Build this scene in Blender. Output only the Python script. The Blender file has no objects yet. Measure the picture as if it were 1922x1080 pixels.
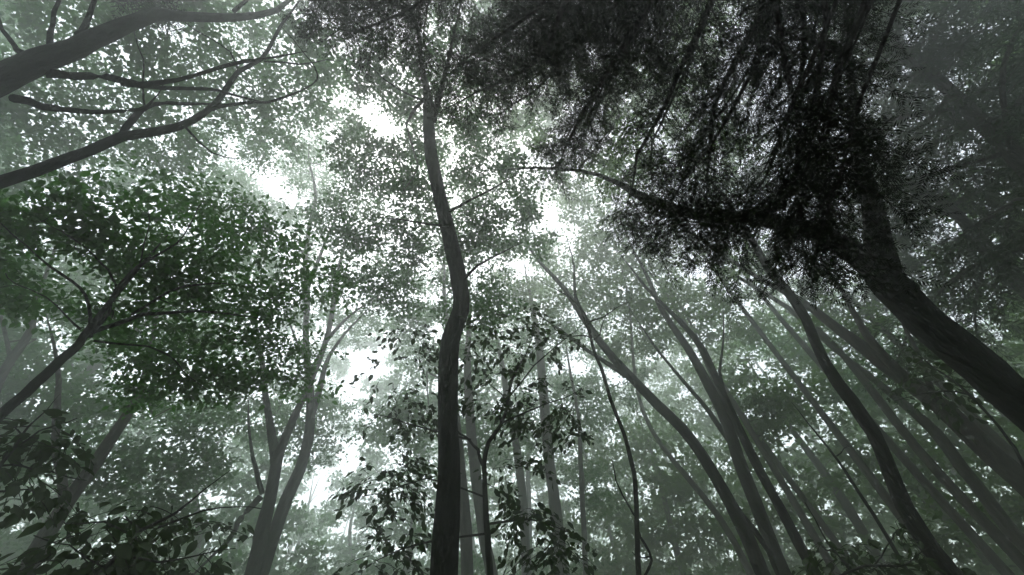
import bpy, math
import numpy as np

# ------------------------------------------------------------------ camera, sky, sun, exposure
SC = bpy.context.scene
COL = SC.collection
W, H, F = 1922.0, 1080.0, 737.0           # photograph frame and focal length in its pixels
PITCH, ROLL = math.radians(48.5), math.radians(-6.5)
CAM = np.array([0.0, 0.0, 1.6])
_f = np.array([0, math.cos(PITCH), math.sin(PITCH)])
_R = np.array([1.0, 0, 0])
_U = np.array([0, -math.sin(PITCH), math.cos(PITCH)])
_r = math.cos(ROLL) * _R + math.sin(ROLL) * _U
_u = -math.sin(ROLL) * _R + math.cos(ROLL) * _U

cam = bpy.data.cameras.new('camera')
cam.sensor_width = 36.0
cam.lens = 36.0 * F / W
cam.clip_start, cam.clip_end = 0.05, 2000.0
camo = bpy.data.objects.new('camera', cam)
from mathutils import Matrix
camo.matrix_world = Matrix(((_r[0], _u[0], -_f[0], CAM[0]), (_r[1], _u[1], -_f[1], CAM[1]),
                            (_r[2], _u[2], -_f[2], CAM[2]), (0, 0, 0, 1)))
COL.objects.link(camo)
SC.camera = camo

SUN_EL, SUN_AZ = math.radians(68), math.radians(-20)      # azimuth from +Y towards +X
world = bpy.data.worlds.new('World')
SC.world = world
world.use_nodes = True
nt = world.node_tree
sky = nt.nodes.new('ShaderNodeTexSky')
sky.sky_type = 'NISHITA'
sky.sun_disc = False
sky.sun_elevation = SUN_EL
sky.sun_rotation = SUN_AZ
sky.air_density, sky.dust_density, sky.ozone_density = 1.0, 0.8, 1.0
bgn = nt.nodes['Background']
bgn.inputs[1].default_value = 0.15
hs = nt.nodes.new('ShaderNodeHueSaturation')          # overcast: the sky's colour is nearly washed out
hs.inputs['Saturation'].default_value = .3
nt.links.new(sky.outputs[0], hs.inputs['Color'])
nt.links.new(hs.outputs[0], bgn.inputs[0])

sl = bpy.data.lights.new('sun', 'SUN')
sl.energy, sl.angle, sl.color = 0.5, math.radians(90), (1.0, 0.97, 0.93)
so = bpy.data.objects.new('sun', sl)
sd = np.array([math.sin(SUN_AZ) * math.cos(SUN_EL), math.cos(SUN_AZ) * math.cos(SUN_EL), math.sin(SUN_EL)])
from mathutils import Vector
so.rotation_euler = Vector(sd).to_track_quat('Z', 'Y').to_euler()
so.location = (0, 0, 60)
COL.objects.link(so)

vs = SC.view_settings
vs.view_transform, vs.look, vs.gamma, vs.exposure = 'Standard', 'None', 1.0, 1.65
vs.use_curve_mapping = False
cy = SC.cycles
cy.max_bounces, cy.diffuse_bounces, cy.glossy_bounces = 7, 2, 1
cy.transmission_bounces, cy.volume_bounces, cy.transparent_max_bounces = 2, 4, 2
cy.use_adaptive_sampling, cy.adaptive_threshold = True, .03
cy.sample_clamp_indirect = 4.0
cy.use_denoising = True
cy.caustics_reflective = cy.caustics_refractive = False

HAZE_DENSITY = 0.024

# ------------------------------------------------------------------ geometry helpers
rng = np.random.default_rng(7)


def ray(px, py):
    d = _f * F + _r * (px - W / 2) + _u * (H / 2 - py)
    return d / np.linalg.norm(d)


def at(px, py, dist):
    return CAM + ray(px, py) * dist


def project(P):
    P = np.atleast_2d(P) - CAM
    z = P @ _f
    z = np.where(z < 0.1, 0.1, z)
    return W / 2 + F * (P @ _r) / z, H / 2 - F * (P @ _u) / z, z


def norm(v):
    return v / (np.linalg.norm(v, axis=-1, keepdims=True) + 1e-9)


def smooth(pts, rad, step=0.35):
    """Catmull-Rom through the points, resampled."""
    pts, rad = np.asarray(pts, float), np.asarray(rad, float)
    if len(pts) == 2:
        pts = np.vstack([pts[0], pts.mean(0), pts[1]])
        rad = np.array([rad[0], rad.mean(), rad[1]])
    P = np.vstack([2 * pts[0] - pts[1], pts, 2 * pts[-1] - pts[-2]])
    out, ro = [], []
    for i in range(1, len(P) - 2):
        n = max(2, int(np.linalg.norm(P[i + 1] - P[i]) / step))
        for t in np.arange(n) / n:
            a, b, c, d = P[i - 1], P[i], P[i + 1], P[i + 2]
            out.append(0.5 * (2 * b + (c - a) * t + (2 * a - 5 * b + 4 * c - d) * t * t + (3 * b - a - 3 * c + d) * t ** 3))
            ro.append(rad[i - 1] * (1 - t) + rad[i] * t)
    out.append(pts[-1])
    ro.append(rad[-1])
    return np.array(out), np.array(ro)


class Tubes:
    def __init__(self):
        self.v, self.f, self.n = [], [], 0

    def add(self, P, R, sides=6, lump=0.0):
        P, R = np.asarray(P, float), np.asarray(R, float)
        T = norm(np.gradient(P, axis=0))
        ref = np.array([0.31, 0.17, 0.93]) if abs(T[0][2]) < 0.9 else np.array([1.0, 0.2, 0.1])
        A = norm(np.cross(T, ref))
        B = np.cross(T, A)
        a = np.arange(sides) * 2 * math.pi / sides
        rr = R[:, None] * np.ones((1, sides))
        if lump:
            k = rng.uniform(0, 6.28, 4)
            i = np.arange(len(P))[:, None]
            rr = rr * (1 + lump * (np.sin(2 * a[None] + k[0] + i * .21) + .7 * np.sin(3 * a[None] + k[1] - i * .33)
                                   + .8 * np.sin(i * .9 + k[2]) + .5 * rng.normal(size=rr.shape)))
        V = P[:, None] + rr[..., None] * (np.cos(a)[None, :, None] * A[:, None] + np.sin(a)[None, :, None] * B[:, None])
        m = len(P)
        i, j = np.meshgrid(np.arange(m - 1), np.arange(sides), indexing='ij')
        j2 = (j + 1) % sides
        q = np.stack([i * sides + j, i * sides + j2, (i + 1) * sides + j2, (i + 1) * sides + j], -1).reshape(-1, 4)
        self.v.append(V.reshape(-1, 3))
        self.f.append(q + self.n)
        self.n += m * sides
        for row, flip in ((0, True), (m - 1, False)):          # end caps, fan to a centre point
            self.v.append(P[row][None])
            c = self.n
            self.n += 1
            base = c - m * sides + row * sides if row == 0 else c - 1 - sides
            jj = np.arange(sides)
            x, y = base + jj, base + (jj + 1) % sides
            tri = np.stack([x, y, np.full(sides, c), np.full(sides, c)], -1)
            self.f.append(tri[:, [1, 0, 2, 3]] if flip else tri)

    def mesh(self, name, origin):
        V = np.vstack(self.v) - origin
        Q = np.vstack(self.f)
        cap = Q[:, 2] == Q[:, 3]
        loops = np.concatenate([Q[~cap].ravel(), Q[cap][:, :3].ravel()])
        sizes = np.concatenate([np.full((~cap).sum(), 4), np.full(cap.sum(), 3)])
        return raw_mesh(name, V, loops, sizes, smooth_shade=True)


def raw_mesh(name, V, loops, sizes, smooth_shade=False, tint=None):
    me = bpy.data.meshes.new(name)
    me.vertices.add(len(V))
    me.vertices.foreach_set('co', np.ascontiguousarray(V, dtype=np.float32).ravel())
    me.loops.add(len(loops))
    me.loops.foreach_set('vertex_index', np.ascontiguousarray(loops, dtype=np.int32))
    me.polygons.add(len(sizes))
    st = np.concatenate([[0], np.cumsum(sizes)[:-1]])
    me.polygons.foreach_set('loop_start', st.astype(np.int32))
    if smooth_shade:
        me.polygons.foreach_set('use_smooth', np.ones(len(sizes), dtype=bool))
    if tint is not None:
        at_ = me.attributes.new('tint', 'FLOAT', 'POINT')
        at_.data.foreach_set('value', np.ascontiguousarray(tint, dtype=np.float32))
    me.update(calc_edges=True)
    return me


LEAF4 = np.array([[0, 0, 0], [.42, .30, .07], [1, 0, -.04], [.42, -.30, .07]])
LEAF6 = np.array([[0, 0, 0], [.22, .23, .05], [.58, .25, .05], [1, 0, -.08], [.58, -.25, .05], [.22, -.23, .05]])


# how much leaf already hangs in each direction, so that crowns thin out where others are dense
CELL = 24
OD = np.zeros((int(H / CELL) + 1, int(W / CELL) + 1))
CAPS = [(0, 0, 620, 400, 1.9), (640, 120, 1000, 560, 2.2), (1000, 230, 1430, 620, 1.75), (1100, 620, 1922, 1080, 2.4), (1160, 150, 1640, 460, 2.5), (620, 0, 860, 190, 2.6), (860, 0, 1300, 210, 4.4), (1300, 0, 1640, 190, 2.5),
        (1640, 0, 1922, 700, 2.6), (0, 380, 480, 760, 3.0), (0, 760, 500, 1080, 2.5), (480, 300, 740, 1080, 1.8), (740, 560, 1100, 1080, 2.4)]
CAP = np.full(OD.shape, 2.2)
for x0, y0, x1, y1, v in CAPS:
    CAP[int(y0 / CELL):int(y1 / CELL) + 1, int(x0 / CELL):int(x1 / CELL) + 1] = v
_k = np.ones(5) / 5
for _ in range(2):
    CAP = np.apply_along_axis(lambda r: np.convolve(np.pad(r, 2, 'edge'), _k, 'valid'), 1, CAP)
    CAP = np.apply_along_axis(lambda r: np.convolve(np.pad(r, 2, 'edge'), _k, 'valid'), 0, CAP)


def account(V, k):
    """add the seen area of leaves (k corners each) to the map of directions."""
    v = V - CAM
    z = v @ _f
    ok = z.reshape(-1, k).min(1) > .3
    z = np.maximum(z, .3)
    x, y = (W / 2 + F * (v @ _r) / z).reshape(-1, k), (H / 2 - F * (v @ _u) / z).reshape(-1, k)
    a = .5 * np.abs((x * np.roll(y, -1, 1) - np.roll(x, -1, 1) * y).sum(1))
    cx, cy_ = x.mean(1), y.mean(1)
    ok &= (cx >= 0) & (cx < W) & (cy_ >= 0) & (cy_ < H)
    np.add.at(OD, ((cy_[ok] / CELL).astype(int), (cx[ok] / CELL).astype(int)), a[ok] / CELL ** 2)


def crowded(P, k=1.0):
    x, y, z = project(P)
    i, j = int(y[0] // CELL), int(x[0] // CELL)
    if not (0 <= i < OD.shape[0] and 0 <= j < OD.shape[1]):
        return False
    return OD[max(0, i - 1):i + 2, max(0, j - 1):j + 2].mean() > CAP[i, j] * k


class Leaves:
    def __init__(self, tmpl):
        self.t, self.v, self.c = tmpl, [], []

    def add(self, pos, axis, nrm, size, tint):
        X = norm(axis)
        Z = norm(nrm - (nrm * X).sum(-1, keepdims=True) * X)
        Y = np.cross(Z, X)
        t = self.t
        V = pos[:, None] + size[:, None, None] * (t[None, :, 0, None] * X[:, None] + t[None, :, 1, None] * Y[:, None]
                                                  + t[None, :, 2, None] * Z[:, None])
        self.v.append(V.reshape(-1, 3))
        account(self.v[-1], len(t))
        self.c.append(np.repeat(tint, len(t)))

    def mesh(self, name, origin):
        V = np.vstack(self.v) - origin
        k = len(self.t)
        n = len(V) // k
        return raw_mesh(name, V, np.arange(n * k), np.full(n, k), tint=np.concatenate(self.c))

    def count(self):
        return sum(len(c) for c in self.c) // len(self.t)


def obj(name, me, mat, parent=None, kind=None, loc=None):
    o = bpy.data.objects.new(name, me)
    if mat is not None:
        me.materials.clear()
        me.materials.append(mat)
    COL.objects.link(o)
    if parent is not None:
        o.parent = parent
    if loc is not None:
        o.location = loc
    if kind:
        o['kind'] = kind
    return o


def thing(name, label, cat, base, group=None):
    o = bpy.data.objects.new(name, None)
    o.empty_display_size = 0.3
    o.location = base
    o['label'], o['category'] = label, cat
    if group:
        o['group'] = group
    COL.objects.link(o)
    return o


# ------------------------------------------------------------------ materials
def bark_mat(name, dark, light, scale=9.0, moss=0.0):
    m = bpy.data.materials.new(name)
    m.use_nodes = True
    t = m.node_tree
    b = t.nodes['Principled BSDF']
    b.inputs['Roughness'].default_value = 0.9
    b.inputs['Specular IOR Level'].default_value = 0.2
    co = t.nodes.new('ShaderNodeTexCoord')
    mp = t.nodes.new('ShaderNodeMapping')
    mp.inputs['Scale'].default_value = (scale, scale, scale * .22)
    t.links.new(co.outputs['Object'], mp.inputs[0])
    n1 = t.nodes.new('ShaderNodeTexNoise')
    n1.inputs['Scale'].default_value = 2.2
    n1.inputs['Detail'].default_value = 6
    n1.inputs['Roughness'].default_value = .65
    t.links.new(mp.outputs[0], n1.inputs['Vector'])
    cr = t.nodes.new('ShaderNodeValToRGB')
    cr.color_ramp.elements[0].position, cr.color_ramp.elements[1].position = .35, .72
    cr.color_ramp.elements[0].color, cr.color_ramp.elements[1].color = (*dark, 1), (*light, 1)
    t.links.new(n1.outputs['Fac'], cr.inputs[0])
    col = cr.outputs[0]
    if moss:
        n2 = t.nodes.new('ShaderNodeTexNoise')
        n2.inputs['Scale'].default_value = 1.7
        n2.inputs['Detail'].default_value = 5
        t.links.new(co.outputs['Object'], n2.inputs['Vector'])
        c2 = t.nodes.new('ShaderNodeValToRGB')
        c2.color_ramp.elements[0].position, c2.color_ramp.elements[1].position = .56, .66
        c2.color_ramp.elements[1].color = (moss, moss, moss, 1)
        t.links.new(n2.outputs['Fac'], c2.inputs[0])
        mx = t.nodes.new('ShaderNodeMixRGB')
        mx.inputs[2].default_value = (.06, .07, .05, 1)
        t.links.new(c2.outputs[0], mx.inputs[0])
        t.links.new(col, mx.inputs[1])
        col = mx.outputs[0]
    t.links.new(col, b.inputs['Base Color'])
    bp = t.nodes.new('ShaderNodeBump')
    bp.inputs['Strength'].default_value = 1.0
    bp.inputs['Distance'].default_value = .06
    t.links.new(n1.outputs['Fac'], bp.inputs['Height'])
    t.links.new(bp.outputs[0], b.inputs['Normal'])
    return m


def leaf_mat(name, a, b_, trans=.35, gloss=.04):
    """a..b_ are the reflect colours a leaf's tint runs between; light passing through is yellower."""
    m = bpy.data.materials.new(name)
    m.use_nodes = True
    t = m.node_tree
    for n in list(t.nodes):
        if n.type != 'OUTPUT_MATERIAL':
            t.nodes.remove(n)
    out = [n for n in t.nodes if n.type == 'OUTPUT_MATERIAL'][0]
    an = t.nodes.new('ShaderNodeAttribute')
    an.attribute_name = 'tint'
    mix = t.nodes.new('ShaderNodeMixRGB')
    mix.inputs[1].default_value, mix.inputs[2].default_value = (*a, 1), (*b_, 1)
    t.links.new(an.outputs['Fac'], mix.inputs[0])
    d = t.nodes.new('ShaderNodeBsdfDiffuse')
    tr = t.nodes.new('ShaderNodeBsdfTranslucent')
    t.links.new(mix.outputs[0], d.inputs[0])
    mul = t.nodes.new('ShaderNodeMixRGB')
    mul.blend_type = 'MULTIPLY'
    mul.inputs[0].default_value = 1
    mul.inputs[2].default_value = (1.3, 1.7, .6, 1)
    t.links.new(mix.outputs[0], mul.inputs[1])
    t.links.new(mul.outputs[0], tr.inputs[0])
    ms = t.nodes.new('ShaderNodeMixShader')
    ms.inputs[0].default_value = trans
    t.links.new(d.outputs[0], ms.inputs[1])
    t.links.new(tr.outputs[0], ms.inputs[2])
    last = ms
    if gloss:
        g = t.nodes.new('ShaderNodeBsdfGlossy')
        g.inputs['Roughness'].default_value = .45
        m2 = t.nodes.new('ShaderNodeMixShader')
        m2.inputs[0].default_value = gloss
        t.links.new(ms.outputs[0], m2.inputs[1])
        t.links.new(g.outputs[0], m2.inputs[2])
        last = m2
    t.links.new(last.outputs[0], out.inputs['Surface'])
    return m


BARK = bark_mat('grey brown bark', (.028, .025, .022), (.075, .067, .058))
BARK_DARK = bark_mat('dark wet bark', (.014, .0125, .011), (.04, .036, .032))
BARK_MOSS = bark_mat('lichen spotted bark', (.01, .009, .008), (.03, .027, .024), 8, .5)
TWIG = bark_mat('twig bark', (.035, .03, .026), (.08, .07, .06), 20)
LEAF = leaf_mat('broad leaf', (.02, .072, .016), (.05, .138, .03), .5)
LEAF_OLIVE = leaf_mat('olive leaf', (.032, .076, .015), (.085, .15, .028), .5)
LEAF_MAPLE = leaf_mat('maple leaf', (.022, .07, .012), (.05, .135, .024), .55)
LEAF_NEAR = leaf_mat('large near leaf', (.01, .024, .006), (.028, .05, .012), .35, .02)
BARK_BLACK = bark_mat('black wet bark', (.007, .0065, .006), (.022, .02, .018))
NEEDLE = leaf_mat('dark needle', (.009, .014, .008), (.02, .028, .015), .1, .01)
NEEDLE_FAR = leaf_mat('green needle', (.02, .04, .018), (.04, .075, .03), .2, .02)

# openings in the canopy, (x, y, rx, ry): no clump of leaves is hung there
GAPS = [(690, 215, 42, 22), (738, 252, 40, 24), (535, 362, 42, 22), (425, 290, 40, 20),
        (1025, 412, 26, 18), (1066, 440, 24, 18), (1320, 515, 55, 20), (1430, 690, 30, 14), (690, 690, 48, 34), (660, 735, 42, 32),
        (722, 655, 28, 18), (660, 850, 30, 48), (600, 925, 52, 26), (648, 995, 34, 30), (112, 640, 42, 34), (230, 700, 28, 34),
        (312, 75, 24, 22), (215, 125, 18, 14), (20, 110, 22, 16), (992, 295, 18, 22), (1082, 680, 20, 22),
        (415, 830, 30, 12), (400, 940, 26, 10), (300, 828, 40, 12), (1210, 932, 14, 20), (375, 45, 20, 12), (30, 985, 30, 16),
        (585, 620, 14, 22), (500, 330, 20, 14), (1520, 190, 24, 22), (1700, 100, 20, 24), (1800, 20, 34, 16), (1240, 345, 20, 14),
        (985, 500, 18, 12), (920, 500, 14, 12), (1500, 560, 26, 14), (1560, 780, 16, 10), (620, 240, 16, 16)]


def in_gap(P, R=0.0):
    x, y, z = project(P)
    pr = R * F / z * 0.5
    for gx, gy, rx, ry in GAPS:
        rx, ry = rx * .55, ry * .55
        if ((x[0] - gx) / (rx + pr[0])) ** 2 + ((y[0] - gy) / (ry + pr[0])) ** 2 < 1:
            return True
    return False


# ------------------------------------------------------------------ trees
ZMAX = [0.0]


def fit_widths(P, R, pts):
    """scale each radius until the stem's seen width is the traced one (wide lenses stretch towards the edges)."""
    P, R = np.asarray(P), np.asarray(R, float)
    T = norm(np.gradient(P, axis=0))
    a = np.arange(16) * 2 * math.pi / 16
    for i, q in enumerate(pts):
        w = q[2]
        if (P[i] - CAM) @ _f < .5:
            continue
        A = norm(np.cross(T[i], [.31, .17, .93]))
        B = np.cross(T[i], A)
        ring = P[i] + R[i] * (np.cos(a)[:, None] * A + np.sin(a)[:, None] * B)
        x, y, _ = project(ring)
        x2, y2, _ = project(np.array([P[i] - T[i] * .05, P[i] + T[i] * .05]))
        n = norm(np.array([-(y2[1] - y2[0]), x2[1] - x2[0]]))
        e = x * n[0] + y * n[1]
        R[i] *= min(1.0, w / max(1e-6, e.max() - e.min()))
    return list(np.minimum.accumulate(R))


class Tree:
    def __init__(self, bark=BARK, leaf=LEAF, tmpl=LEAF4, leaf_size=.14, droop=.0):
        self.bark, self.leafm, self.ls, self.droop = bark, leaf, leaf_size * .78, droop
        self.trunks, self.limbs = [], []
        self.nodes, self.nr = [], []
        self.twigs, self.leaves = Tubes(), Leaves(tmpl)
        self.base = None
        self.lw = 1.0

    def _nodes(self, P, R, frm=0):
        for i in range(frm, len(P), 2):
            self.nodes.append(P[i])
            self.nr.append(R[i])

    def trunk(self, pts, D, lean=8.0, grow=2.2, bare=.35, sides=12, facing=None, ws=1.0):
        """pts: (x, y, width) from the lowest seen point upwards; D: metres to the foot; lean: degrees towards the viewer."""
        pts = [(x, y, w * ws) for x, y, w in pts]
        seen = [p for p in pts if 0 <= p[0] <= W and 0 <= p[1] <= H]
        fx, fy = facing or seen[len(seen) // 2][:2]             # the stem stands in an upright plane facing this direction
        h = ray(fx, fy).copy()
        h[2] = 0
        h = norm(h)
        B = CAM + h * D
        B[2] = 0
        l = math.radians(lean)
        n = h * math.cos(l) + np.array([0, 0, 1.0]) * math.sin(l)
        P, R = [], []
        for x, y, w in pts:
            d = ray(x, y)
            p = CAM + d * (((B - CAM) @ n) / (d @ n))
            P.append(p)
            r = .5 * w * ((p - CAM) @ _f) / F
            R.append(min(r, R[-1] * .99) if R else r)
        R = fit_widths(P, R, pts)
        if P[0][2] > 0.15:                                     # carry the stem down to the ground, out of the picture
            d = norm(P[0] - P[1]) * .5 + np.array([0, 0, -1.0]) * .5
            foot = P[0] + d * (P[0][2] + .15) / -d[2]
            P = [foot, foot * .55 + P[0] * .45 + norm(foot - P[0]) * 0] + P
            R = [R[0] * 1.45, R[0] * 1.08] + R
        grow = grow and min(grow, R[-1] * 45)
        if grow:                                               # carry it up beyond what is traced
            d = norm(norm(P[-1] - P[-2]) + np.array([0, 0, .5]))
            P.append(P[-1] + d * grow * .5 + rng.normal(size=3) * .12 * grow * .3)
            P.append(P[-1] + d * grow * .5)
            R += [R[-1] * .55, R[-1] * .2]
        P, R = smooth(P, R)
        P = P + np.cumsum(rng.normal(size=P.shape) * .004, axis=0)
        t = Tubes()
        t.add(P, R, sides, .04)
        self.trunks.append(t)
        if self.base is None:
            self.base = P[0].copy()
            self.base[2] = 0
        self._nodes(P, R, int(len(P) * bare))
        ZMAX[0] = max(ZMAX[0], P[:, 2].max())
        return P, R

    def stem3d(self, P, R, bare=.35, sides=8):
        P, R = smooth(P, R, .5)
        t = Tubes()
        t.add(P, R, sides, .03)
        self.trunks.append(t)
        if self.base is None:
            self.base = P[0].copy()
            self.base[2] = 0
        self._nodes(P, R, int(len(P) * bare))
        ZMAX[0] = max(ZMAX[0], P[:, 2].max())
        return P, R

    def limb(self, pts, k=1.0, sides=8, s0=None, jit=.02, ws=None):
        """a bough: (x, y, width) from its fork outwards; k: its tip's distance over its fork's."""
        pts = [(x, y, w * (ws or self.lw)) for x, y, w in pts]
        if s0 is None:
            allP = np.vstack([v for t in self.trunks + self.limbs for v in t.v])
            x, y, z = project(allP)
            i = np.argmin((x - pts[0][0]) ** 2 + (y - pts[0][1]) ** 2 + np.where(z < .2, 1e9, 0))
            s0 = np.linalg.norm(allP[i] - CAM) + .05
        P, R = [], []
        m = len(pts) - 1
        for i, (x, y, w) in enumerate(pts):
            s = s0 * (1 + (k - 1) * i / m) * (1 + rng.normal() * jit * (i > 0))
            p = at(x, y, s)
            P.append(p)
            r = .5 * w * ((p - CAM) @ _f) / F
            R.append(min(r, R[-1]) if R else r)
        R = fit_widths(P, R, pts)
        ext = min(1.2, R[-1] * 40)                             # run out to a fine tip
        P.append(P[-1] + (norm(P[-1] - P[-2]) + rng.normal(size=3) * .15) * ext)
        R.append(.003)
        P, R = smooth(P, R, .25)
        P = P + np.cumsum(rng.normal(size=P.shape) * .009, axis=0)
        t = Tubes()
        t.add(P, R, sides, .05)
        self.limbs.append(t)
        self._nodes(P, R, 2)
        ZMAX[0] = max(ZMAX[0], P[:, 2].max())
        return P, R

    def reach(self, c, rmax=.06):
        """grow a branch from the nearest wood to point c; returns its tip direction."""
        N = np.array(self.nodes)
        v = c - N
        cost = np.linalg.norm(v, axis=1) + .7 * np.maximum(0, N[:, 2] - c[2])
        i = int(np.argmin(cost))
        p, L = N[i], np.linalg.norm(v[i])
        if L < .12:
            return norm(v[i])
        side = np.cross(v[i] / L, rng.normal(size=3))
        q1 = p + v[i] * .35 + np.array([0, 0, .10 * L]) + side * .10 * L
        q2 = p + v[i] * .7 + np.array([0, 0, .08 * L]) - side * .06 * L
        r0 = min(self.nr[i] * .7, .006 + .011 * L, rmax)
        P, R = smooth([p, q1, q2, c], [r0, r0 * .75, r0 * .5, max(.003, r0 * .25)], .45)
        self.twigs.add(P, R, 4)
        for k in range(1, len(P), 1):
            self.nodes.append(P[k])
            self.nr.append(R[k])
        return norm(c - P[-2])

    def clump(self, c, R, n, flat=.45, tint=.5):
        n = int(n * 1.75)
        R = R * .88
        u = norm(rng.normal(size=(n, 3))) * (rng.random((n, 1)) ** (1 / 2.2)) * R
        u[:, 2] *= flat
        # a clump is a few sprays: pull the leaves towards random planes inside it
        ns = max(3, n // 17)
        cen = norm(rng.normal(size=(ns, 3))) * (rng.random((ns, 1)) ** .5) * R * .95
        cen[:, 2] *= flat
        pick = rng.integers(0, ns, n)
        loc = rng.normal(size=(n, 3)) * np.array([.19, .19, .06]) * R
        pos = c + np.where(rng.random((n, 1)) < .84, cen[pick] + loc, u)
        tilt = rng.normal(size=(n, 3)) * .42
        nr = norm(np.array([0, 0, 1.0]) + tilt)
        ax = norm(rng.normal(size=(n, 3)) + (pos - c) / R * .8 + np.array([0, 0, -self.droop]))
        self.leaves.add(pos, ax, nr, self.ls * rng.uniform(.8, 1.2) * rng.uniform(.6, 1.35, n), np.clip(tint + rng.normal(size=n) * .22, 0, 1))
        ZMAX[0] = max(ZMAX[0], pos[:, 2].max() + .2)

    def crown(self, blobs, R=.9, n=110, tint=.5, flat=.45, cap=.75):
        """blobs: (x, y, rx, ry, near, far, count): clumps of leaves hung in that part of the crown."""
        cs = []
        for cx, cy_, rx, ry, s0, s1, cnt in blobs:
            k = tries = 0
            while k < cnt and tries < cnt * 12:
                tries += 1
                a, q = rng.uniform(0, 2 * math.pi), math.sqrt(rng.random())
                p = at(cx + rx * q * math.cos(a), cy_ + ry * q * math.sin(a), rng.uniform(s0, s1))
                r = R * rng.uniform(.65, 1.25)
                if p[2] < 1.2 or in_gap(p, r):
                    continue
                cs.append((p, r))
                k += 1
        self.hang(cs, n, tint, flat, R, cap)

    def hang(self, cs, n, tint, flat, R, cap=.75):
        N = np.array(self.nodes)
        cs.sort(key=lambda c: np.min(np.linalg.norm(N - c[0], axis=1)))
        for p, r in cs:
            if crowded(p, cap):
                continue
            self.reach(p)
            self.clump(p, r, max(20, int(n * (r / R) ** 2)), flat, tint + rng.normal() * .12)

    def make(self, name, label, cat='tree', group=None, leafname='crown', later=True):
        if later and cat == 'tree' and len(self.leaves.t) == 4 and self.leaves.t is LEAF4:
            WAIT.append((self, (name, label, cat, group, leafname, False)))
            return None
        if self.nodes and cat == 'tree':                          # dead twigs and snags
            for _ in range(22):
                i = rng.integers(len(self.nodes))
                if self.nr[i] < .02:
                    continue
                d = norm(rng.normal(size=3) + np.array([0, 0, .35]))
                L = rng.uniform(.15, .8)
                q = [self.nodes[i]]
                for _k in range(4):
                    d = norm(d + rng.normal(size=3) * .28)
                    q.append(q[-1] + d * L / 4)
                r = min(self.nr[i] * .3, .012)
                self.twigs.add(np.array(q), np.array([r, r * .8, r * .6, r * .45, r * .2]), 4)
                for b in (2, 3):
                    e = norm(d + rng.normal(size=3) * .7)
                    self.twigs.add(np.array([q[b], q[b] + e * L * .2, q[b] + norm(e + rng.normal(size=3) * .3) * L * .4]), np.array([r * .5, r * .35, .001]), 3)
        root = thing(name, label, cat, self.base, group)
        for t in self.trunks:
            obj('trunk', t.mesh('trunk', self.base), self.bark, root)
        for t in self.limbs:
            obj('limb', t.mesh('limb', self.base), self.bark, root)
        if self.twigs.v:
            obj('twigs', self.twigs.mesh('twigs', self.base), TWIG if self.bark is not BARK_DARK else BARK_DARK, root, 'stuff')
        if self.leaves.v:
            obj(leafname, self.leaves.mesh(leafname, self.base), self.leafm, root, 'stuff')
        STAT.append((name, self.leaves.count()))
        return root


STAT, WAIT = [], []


def background_tree(px, D, Ht, cr, cb, n_cl, label, n=90, R=1.1, leaf=LEAF, ls=.19, lean=(0, 0), w=.3, tint=.5, name='broadleaf_tree',
                    group='trees fading into the fog', gap=True):
    d = ray(px, 1060)
    h = norm(np.array([d[0], d[1], 0]))
    b = CAM * np.array([1, 1, 0]) + h * D
    t = Tree(BARK, leaf, LEAF4, ls)
    top = b + np.array([lean[0], lean[1], Ht * .93])
    P = [b, b + (top - b) * .25 + rng.normal(size=3) * .2, b + (top - b) * .5 + rng.normal(size=3) * .35,
         b + (top - b) * .75 + rng.normal(size=3) * .4, top]
    P[0][2] = -.1
    t.stem3d(P, [w * .62, w * .5, w * .4, w * .25, w * .06], bare=.4)
    cs, tries = [], 0
    zc, rz = (Ht + cb) / 2, (Ht - cb) / 2
    while len(cs) < n_cl and tries < n_cl * 8:
        tries += 1
        u = norm(rng.normal(size=3)) * rng.random() ** (1 / 2.6)
        f = np.interp(zc + u[2] * rz, [0, Ht], [0, 1])
        axis = b + (top - b) * f
        p = np.array([axis[0] + u[0] * cr, axis[1] + u[1] * cr, zc + u[2] * rz])
        r = R * rng.uniform(.65, 1.3)
        if np.linalg.norm(p - CAM) < 9 or (gap and in_gap(p, r)):
            continue
        cs.append((p, r))
    t.hang(cs, n, tint, .5, R, 1.15)
    return t.make(name, label, 'tree', group)

# ------------------------------------------------------------------ ground
gn = 81
gx = np.linspace(-190, 190, gn)
GX, GY = np.meshgrid(gx, gx, indexing='ij')
GZ = .25 * np.sin(GX * .11 + 1) * np.cos(GY * .09) + .12 * np.sin(GX * .31) * np.sin(GY * .27 + 2)
GZ = GZ * np.clip((np.hypot(GX, GY) - 6) / 30, 0, 1) - .02
gi, gj = np.meshgrid(np.arange(gn - 1), np.arange(gn - 1), indexing='ij')
GQ = np.stack([gi * gn + gj, (gi + 1) * gn + gj, (gi + 1) * gn + gj + 1, gi * gn + gj + 1], -1).reshape(-1, 4)
gm = bpy.data.materials.new('leaf litter')
gm.use_nodes = True
t_ = gm.node_tree
gb = t_.nodes['Principled BSDF']
gb.inputs['Roughness'].default_value = .95
gno = t_.nodes.new('ShaderNodeTexNoise')
gno.inputs['Scale'].default_value = 60
gno.inputs['Detail'].default_value = 6
gco = t_.nodes.new('ShaderNodeTexCoord')
t_.links.new(gco.outputs['Object'], gno.inputs['Vector'])
gcr = t_.nodes.new('ShaderNodeValToRGB')
gcr.color_ramp.elements[0].color, gcr.color_ramp.elements[1].color = (.03, .026, .018, 1), (.11, .085, .05, 1)
t_.links.new(gno.outputs['Fac'], gcr.inputs[0])
t_.links.new(gcr.outputs[0], gb.inputs['Base Color'])
ground = obj('ground', raw_mesh('ground', np.stack([GX, GY, GZ], -1).reshape(-1, 3), GQ.ravel(), np.full(len(GQ), 4), True), gm)
ground['kind'] = 'structure'

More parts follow.
